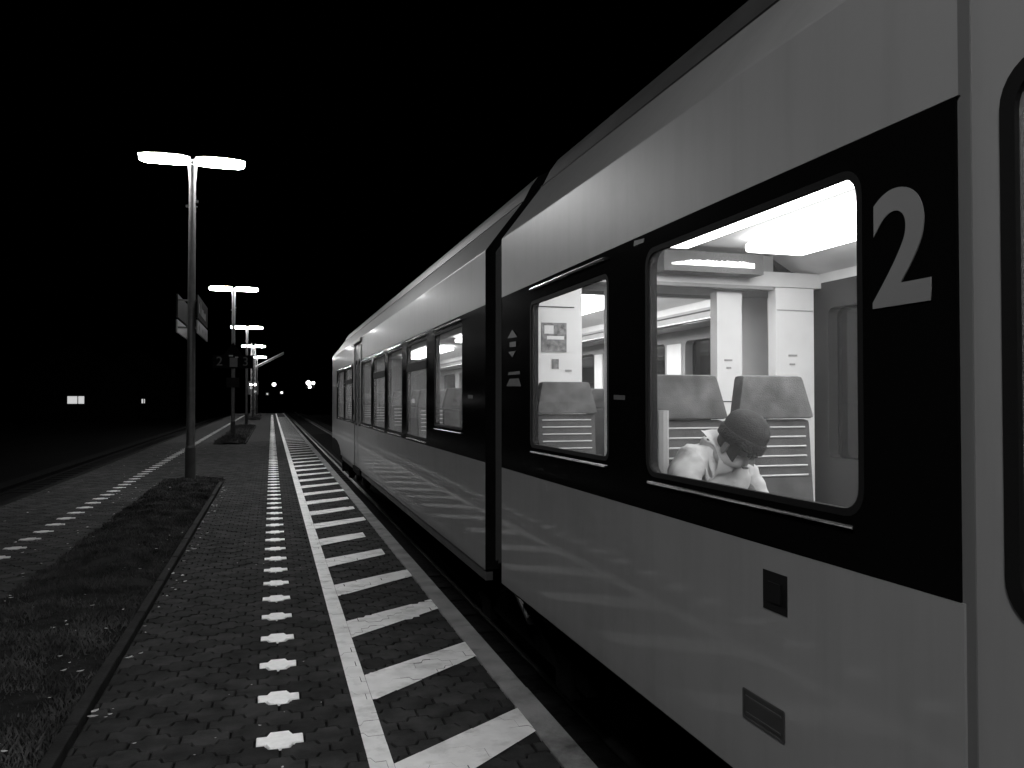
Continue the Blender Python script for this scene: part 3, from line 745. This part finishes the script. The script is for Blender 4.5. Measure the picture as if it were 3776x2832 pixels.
bogie(20.4); bogie(5.75); bogie(-7.0)
# doors
def door(y0, y1, leaves):
    L = (y1 - y0) / leaves
    for k in range(leaves):
        a, b = y0 + k * L + .012, y0 + (k + 1) * L - .012
        wa, wb = a + .085, b - .085
        dl = holed('door', [(a, Z(-1.30)), (b, Z(-1.30)), (b, Z(1.09)), (a, Z(1.09))], [rrect(wa, wb, Z(-.50), Z(.76), .10, 7)], TX + .012, .04, M_BODY, train)
        ring('window_seal', rrect(wa - .004, wb + .004, Z(-.504), Z(.764), .104, 7), rrect(wa + .035, wb - .035, Z(-.465), Z(.725), .075, 7), TX + .006, .03, M_SEAL, dl)
        MB().poly([(TX + .02, p[0], p[1]) for p in rrect(wa + .02, wb - .02, Z(-.48), Z(.74), .08, 7)]).build('pane', M_GLASSD, dl)
        MB().box(TX + .05, TX + .055, a, b, Z(-1.3), Z(-.52)).build('inner_skin', M_GREY, dl)
    for y, q in ((y0, -1), (y1, 1)): MB().box(TX + .008, TX + .06, min(y - q * .013, y + q * .026), max(y - q * .013, y + q * .026), Z(-1.3), Z(1.09)).build('door_seal', M_DSEAL, train)
door(-.12, 1.510, 2); door(14.99, 16.21, 2)
for y in (14.97, 16.23): MB().box(TX - .012, TX + .02, y - .05, y + .05, Z(-.42), Z(1.02)).build('door_post', M_BODY, train)
MB().box(TX - .03, TX + .03, 14.9, 16.3, Z(1.09), Z(1.15)).build('door_canopy', M_BODY, train)
MB().box(TX - .02, TX + .02, 14.95, 16.3, Z(-1.42), Z(-1.31)).build('door_step', M_UNDER, train)
for y in (15.05, 16.15): MB().tube((TX - .02, y, Z(-.3)), (TX - .02, y, Z(.0)), .014, n=8).build('grab_rail', M_TRIM, train)
# recessed socket, latch pocket, stickers, numerals
sk = MB().box(TX - .002, TX + .01, 2.205, 2.335, Z(-.695), Z(-.566)).build('emergency_button', M_SEAL, train)
MB().box(TX - .006, TX - .002, 2.235, 2.305, Z(-.665), Z(-.60)).build('button_face', M_SEAL, sk)
vt = ring('fuel_pocket', rrect(2.22, 2.46, Z(-1.105), Z(-1.0), .008, 2), rrect(2.228, 2.452, Z(-1.097), Z(-1.008), .006, 2), TX - .003, .002, M_SKIRT, train)
MB().poly([(TX - .0015, a, b) for a, b in ((2.226, Z(-1.099)), (2.454, Z(-1.099)), (2.454, Z(-1.006)), (2.226, Z(-1.006)))]).build('pocket_back', M_DARK, vt)
MB().box(TX - .004, TX - .001, 2.24, 2.44, Z(-1.03), Z(-1.022)).build('slat', M_SKIRT, vt); MB().box(TX - .004, TX - .001, 2.24, 2.44, Z(-1.085), Z(-1.078)).build('slat', M_SKIRT, vt)
text_mesh('class_numeral', '2', 0.40, M_DIGIT, train, Matrix.Translation((TX - .001, 1.712, Z(.385))) @ Matrix.Rotation(R(-90), 4, 'Z') @ Matrix.Rotation(R(90), 4, 'X') @ Matrix.Diagonal((1.06, 1.06, 1, 1)), .0015, .009)
def side_pt(sx, sy):
    a, th = R(16.713), R(1.1106); px, py = sx * 1024 / 3776, sy * 1024 / 3776; xc = (px - 512) / 800; yc = -(py - 384) / 800
    d = (math.sin(a)*math.cos(th) + xc*math.cos(a) - yc*math.sin(a)*math.sin(th), math.cos(a)*math.cos(th) - xc*math.sin(a) - yc*math.cos(a)*math.sin(th), math.sin(th) + yc*math.cos(th))
    t = TX / d[0]; return d[1] * t, CAM_H + d[2] * t
def decal(name, pts, m=M_PICTO, y0=None):
    ps = [side_pt(*p) for p in pts]; MB().poly([(TX - .0015, a, b) for a, b in ps]).build(name, m, train)
decal('pictogram', [(1872, 1248), (1890, 1215), (1908, 1243)])
decal('pictogram', [(1880, 1262), (1903, 1259), (1903, 1278), (1880, 1280)])
decal('pictogram', [(1875, 1298), (1902, 1294), (1890, 1317)])
decal('pictogram', [(1876, 1373), (1918, 1368), (1918, 1380), (1874, 1383)])
M_PICTO2 = mat('picto_dim', 0.018, 0.6, var=0.5, vscale=80)
decal('pictogram', [(1880, 1397), (1914, 1395), (1922, 1424), (1868, 1424)], M_PICTO2)
decal('sticker', [(2264, 1456), (2306, 1458), (2306, 1475), (2264, 1473)], M_PICTO2)
decal('sticker', [(1726, 1456), (1744, 1457), (1744, 1470), (1726, 1469)], M_PICTO2)
decal('sticker', [(2340, 888), (2378, 878), (2374, 894), (2338, 908)], M_PICTO2)

# --- seats
def make_seat():
    st = link('seat', bevel_mesh('seat', MB().box(-.21, .21, -.52, -.04, .38, .48), .03, 2), M_SEAT, train, smooth=40)
    MB().box(-.03, .03, -.32, -.22, 0.0, .38).build('leg', M_DARK, st, True)
    bk = MB().loft([[(-.205, y, .46), (.205, y, .46), (.212, y + .06, 1.05), (-.212, y + .06, 1.05)] for y in (-.03, .05)])
    link('backrest', bevel_mesh('backrest', bk, .02, 2), M_SEATD, st, True, 40)
    for k in range(6):
        zz = 1.012 - k * .0475; yy_ = -.033 + .06 * (zz - .46) / .59
        MB().tube((-.175, yy_, zz), (.175, yy_, zz), .0045, n=6).build('piping', M_PIPE, st, True)
    hd = MB().loft([[(-.222, y, 1.055), (.222, y, 1.055), (.172, y + .03, 1.27), (-.172, y + .03, 1.27)] for y in (.0, .09)])
    link('headrest', bevel_mesh('headrest', hd, .022, 2), M_SEAT, st, True, 40)
    return st
seat = make_seat(); seat.matrix_parent_inverse = Matrix.Translation(-WORLD[train]); first = True
SX = [TX + .33, TX + .82, TXF - .82, TXF - .33]
rows = [(3.42, 0), (5.05, 0), (1.75, 180), (-2.0, 0), (-3.6, 180)] + [(7.3, 0), (8.2, 180), (9.6, 0), (10.3, 180), (11.8, 0), (12.5, 180), (14.2, 0), (17.6, 0), (19.3, 0)]
for y, rz in rows:
    for x in SX:
        if y == 5.05 and x > TX + .4 and x < TXF - .4: continue
        if y == 1.75 and x < TC: continue
        if y in (3.42, 5.05) and x > TC: continue
        o = seat if first else copy_tree(seat, train)
        if not first: o.matrix_parent_inverse = Matrix.Translation(-WORLD[train])
        first = False; o.location = (x, y, Z(-1.15)); o.rotation_euler = (0, 0, R(rz))
# luggage racks and handrails on both sides
for y0, y1 in ((-8, .6), (6.4, 14.6), (16.6, 20.4)):
    for xa, xb, hb in ((TXF - .42, TXF - .135, TXF - .43), (TX + .135, TX + .42, TX + .43)):
        if xa < TC and y0 < 6: continue
        rk = MB().box(xa, xb, y0, y1, Z(.735), Z(.75)).build('luggage_rack', M_GREY, train)
        MB().tube((hb, y0, Z(.755)), (hb, y1, Z(.755)), .016, n=8).build('rack_rail', M_TRIM, rk)
        MB().tube((hb - (.06 if hb > TC else -.06), y0, Z(.82)), (hb - (.06 if hb > TC else -.06), y1, Z(.82)), .008, n=6).build('rack_wire', M_DARK, rk)
for x, y in ((TX + .62, 1.62), (TXF - .62, 1.62), (TX + .12, 3.30)):
    top = Z(1.1) if x != TX + .12 else Z(-.05)
    MB().tube((x, y, Z(-1.15)), (x, y, top), .017 if x != TX + .12 else .035, n=10).build('grab_pole', M_GREY, train)
# wind screen beside the doors
MB().box(TX + .10, TX + .60, 1.60, 1.625, Z(-1.15), Z(.35)).build('wind_screen', M_GREY, train)
# white window pillars of the far lining
for y0, y1 in ((7.66, 7.98), (9.8, 10.05), (11.65, 11.95)): MB().box(TXF - .145, TXF - .131, y0, y1, Z(-.5), Z(.6)).build('pillar_cover', M_PANEL, train)

# ------------------------------------------------------------------ passenger
def skin(name, verts, edges, rad, m, parent, sub=2):
    me = bpy.data.meshes.new(name); me.from_pydata(verts, edges, []); me.update()
    o = link(name, me, m, parent)
    o.modifiers.new('skin', 'SKIN')
    for i, r_ in enumerate(rad):
        d = me.skin_vertices[0].data[i]; d.radius = r_ if isinstance(r_, tuple) else (r_, r_)
    me.skin_vertices[0].data[0].use_root = True
    sb = o.modifiers.new('subdivision', 'SUBSURF'); sb.levels = sub; sb.render_levels = sub
    o.modifiers['skin'].use_smooth_shade = True
    return o
PX, PY, FZ = 1.925, 3.22, Z(-1.15)
pers = empty('person', (PX, PY, FZ))
tag(pers, 'seated passenger in pale jacket and dark beanie, head bowed, inside the large window', 'person')
V = [(PX, PY, FZ + .56), (PX, PY - .05, FZ + .72), (PX, PY - .10, FZ + .84), (PX, PY - .15, FZ + .91), (PX, PY - .20, FZ + .95), (PX, PY - .25, FZ + .94), (PX, PY - .26, FZ + .99)]
Ed = [(0, 1), (1, 2), (2, 3), (3, 4), (4, 5), (5, 6)]; Rd = [.12, .11, .10, .055, .055, (.075, .085), (.07, .08)]
for s in (-1, 1):
    b = len(V); V += [(PX + s*.09, PY - .02, FZ + .54), (PX + s*.11, PY - .45, FZ + .55), (PX + s*.12, PY - .48, FZ + .12), (PX + s*.12, PY - .62, FZ + .05)]
    Ed += [(0, b), (b, b + 1), (b + 1, b + 2), (b + 2, b + 3)]; Rd += [.09, .07, .05, .045]
    b = len(V); V += [(PX + s*.19, PY - .09, FZ + .85), (PX + s*.24, PY - .20, FZ + .64), (PX + s*.09, PY - .38, FZ + .66), (PX + s*.05, PY - .45, FZ + .66)]
    Ed += [(2, b), (b, b + 1), (b + 1, b + 2), (b + 2, b + 3)]; Rd += [.06, .05, .03, .034]
    for k in range(5):
        c = len(V); a = -.03 + .018 * k; ln = (.05, .075, .08, .074, .06)[k]
        V += [(PX + s*(.05 + a), PY - .48, FZ + .665), (PX + s*(.045 + a), PY - .48 - ln*.55, FZ + .672), (PX + s*(.04 + a*.9), PY - .48 - ln, FZ + .65)]
        Ed += [(b + 3, c), (c, c + 1), (c + 1, c + 2)]; Rd += [.009, .0085, .007]
skin('body', V, Ed, Rd, M_SKIN, pers)
tv = [(PX, PY, FZ + .56)]; te = []; tr = [.13]
for s in (-1, 1):
    b = len(tv); tv += [(PX + s*.10, PY - .03, FZ + .55), (PX + s*.115, PY - .44, FZ + .56), (PX + s*.12, PY - .48, FZ + .14)]; te += [(0, b), (b, b + 1), (b + 1, b + 2)]; tr += [.105, .085, .07]
skin('trousers', tv, te, tr, M_TROUSER, pers)
for s in (-1, 1): link('shoe', bevel_mesh('shoe', MB().box(PX + s*.12 - .05, PX + s*.12 + .05, PY - .72, PY - .44, FZ, FZ + .09), .025, 2), M_DARK, pers, smooth=40)
jv = [(PX, PY + .01, FZ + .54), (PX, PY - .04, FZ + .68), (PX, PY - .09, FZ + .81), (PX - .005, PY - .14, FZ + .895), (PX - .01, PY - .19, FZ + .945)]
je = [(0, 1), (1, 2), (2, 3), (3, 4)]; jr = [(.185, .16), (.19, .16), (.17, .14), (.115, .105), (.096, .092)]
for s in (-1, 1):
    b = len(jv); jv += [(PX + s*.16, PY - .09, FZ + .86), (PX + s*.225, PY - .11, FZ + .80), (PX + s*.25, PY - .19, FZ + .63), (PX + s*.11, PY - .36, FZ + .655)]
    je += [(2, b), (b, b + 1), (b + 1, b + 2), (b + 2, b + 3)]; jr += [.085, .078, .068, .055]
jk = skin('jacket', jv, je, jr, M_JACKET, pers, 3)
tx = bpy.data.textures.new('folds', 'CLOUDS'); tx.noise_scale = 0.07; tx.noise_depth = 3
dm = jk.modifiers.new('folds', 'DISPLACE'); dm.texture = tx; dm.strength = 0.045; dm.mid_level = 0.5; dm.texture_coords = 'LOCAL'
# collar roll, beanie, face details on the bowed head
HC = Vector((PX, PY - .26, FZ + .985)); tilt = Matrix.Rotation(R(30), 4, 'X') @ Matrix.Rotation(R(6), 4, 'Y')
def head_pts(ringz, rr, n=72): return [tuple(HC + (tilt @ Vector((rr * (1 + .018 * (k % 2)) * math.cos(2*math.pi*k/n) * .92, rr * (1 + .018 * (k % 2)) * 1.08 * math.sin(2*math.pi*k/n), ringz)))) for k in range(n)]
bn = MB(); bn.loft([head_pts(z, r_) for z, r_ in ((-.005, .090), (.03, .094), (.06, .088), (.086, .070), (.103, .044), (.110, .012))]); bo = bn.build('beanie', M_BEANIE, pers, smooth=70)
MB().loft([head_pts(z, r_) for z, r_ in ((-.040, .092), (-.036, .100), (.002, .101), (.010, .096), (.006, .088), (-.03, .086))], caps=False).build('cuff', M_CUFF, bo, smooth=60)
def back_pts(z, rr): return [tuple(HC + (tilt @ Vector((rr * math.cos(R(q)) * .92, rr * 1.08 * math.sin(R(q)), z)))) for q in range(-35, 216, 10)]
MB().loft([back_pts(z, r_) for z, r_ in ((-.03, .088), (-.065, .087), (-.10, .078), (-.125, .062))], close=False).build('hair', mat('hair', .015, .7), pers, smooth=60)
fc = tilt @ Vector((0, -.09, -.075)); nsz = MB().loft([[tuple(HC + tilt @ Vector((a, -.088 + d, c))) for a, d, c in q] for q in ([(-.008, 0, -.045), (.008, 0, -.045), (0, -.004, -.045)], [(-.016, 0, -.085), (.016, 0, -.085), (0, -.024, -.085)])]); nsz.build('nose', M_SKIN, pers)
for s in (-1, 1):
    MB().loft([[tuple(HC + tilt @ Vector((s * (.083 + dx), y, z))) for y, z in ((-.012, -.045), (.012, -.045), (.014, -.08), (0, -.095), (-.01, -.08))] for dx in (0, .012)]).build('ear', M_SKIN, pers)
    MB().tube(HC + tilt @ Vector((s * .03, -.080, -.05)), HC + tilt @ Vector((s * .03, -.086, -.05)), .010, n=10).build('eye', M_DARK, pers)
MB().loft([[tuple(HC + tilt @ Vector((a, d, c))) for a, c in ((-.022, -.108), (.022, -.108), (.018, -.116), (-.018, -.116))] for d in (-.075, -.084)]).build('mouth', mat('lip', .16, .6), pers)
cr = MB(); n = 18; ringsC = []
for k in range(n + 1):
    a = R(-250 + 320 * k / n - 0); cx_, cy_ = PX + .098 * math.cos(a), PY - .165 + .088 * math.sin(a); zz = FZ + .925 + .03 * math.sin(a)
    ringsC.append([(cx_ + .016 * math.cos(q) * math.cos(a), cy_ + .016 * math.cos(q) * math.sin(a), zz - .012 + .036 * math.sin(q)) for q in [2*math.pi*i/8 for i in range(8)]])
cr.loft(ringsC); cr.build('collar', M_JACKET, pers, smooth=80)
pers.rotation_euler = (0, 0, R(24)); pers.location = (1.82, 3.22, FZ + .012)   # turned a little towards the aisle
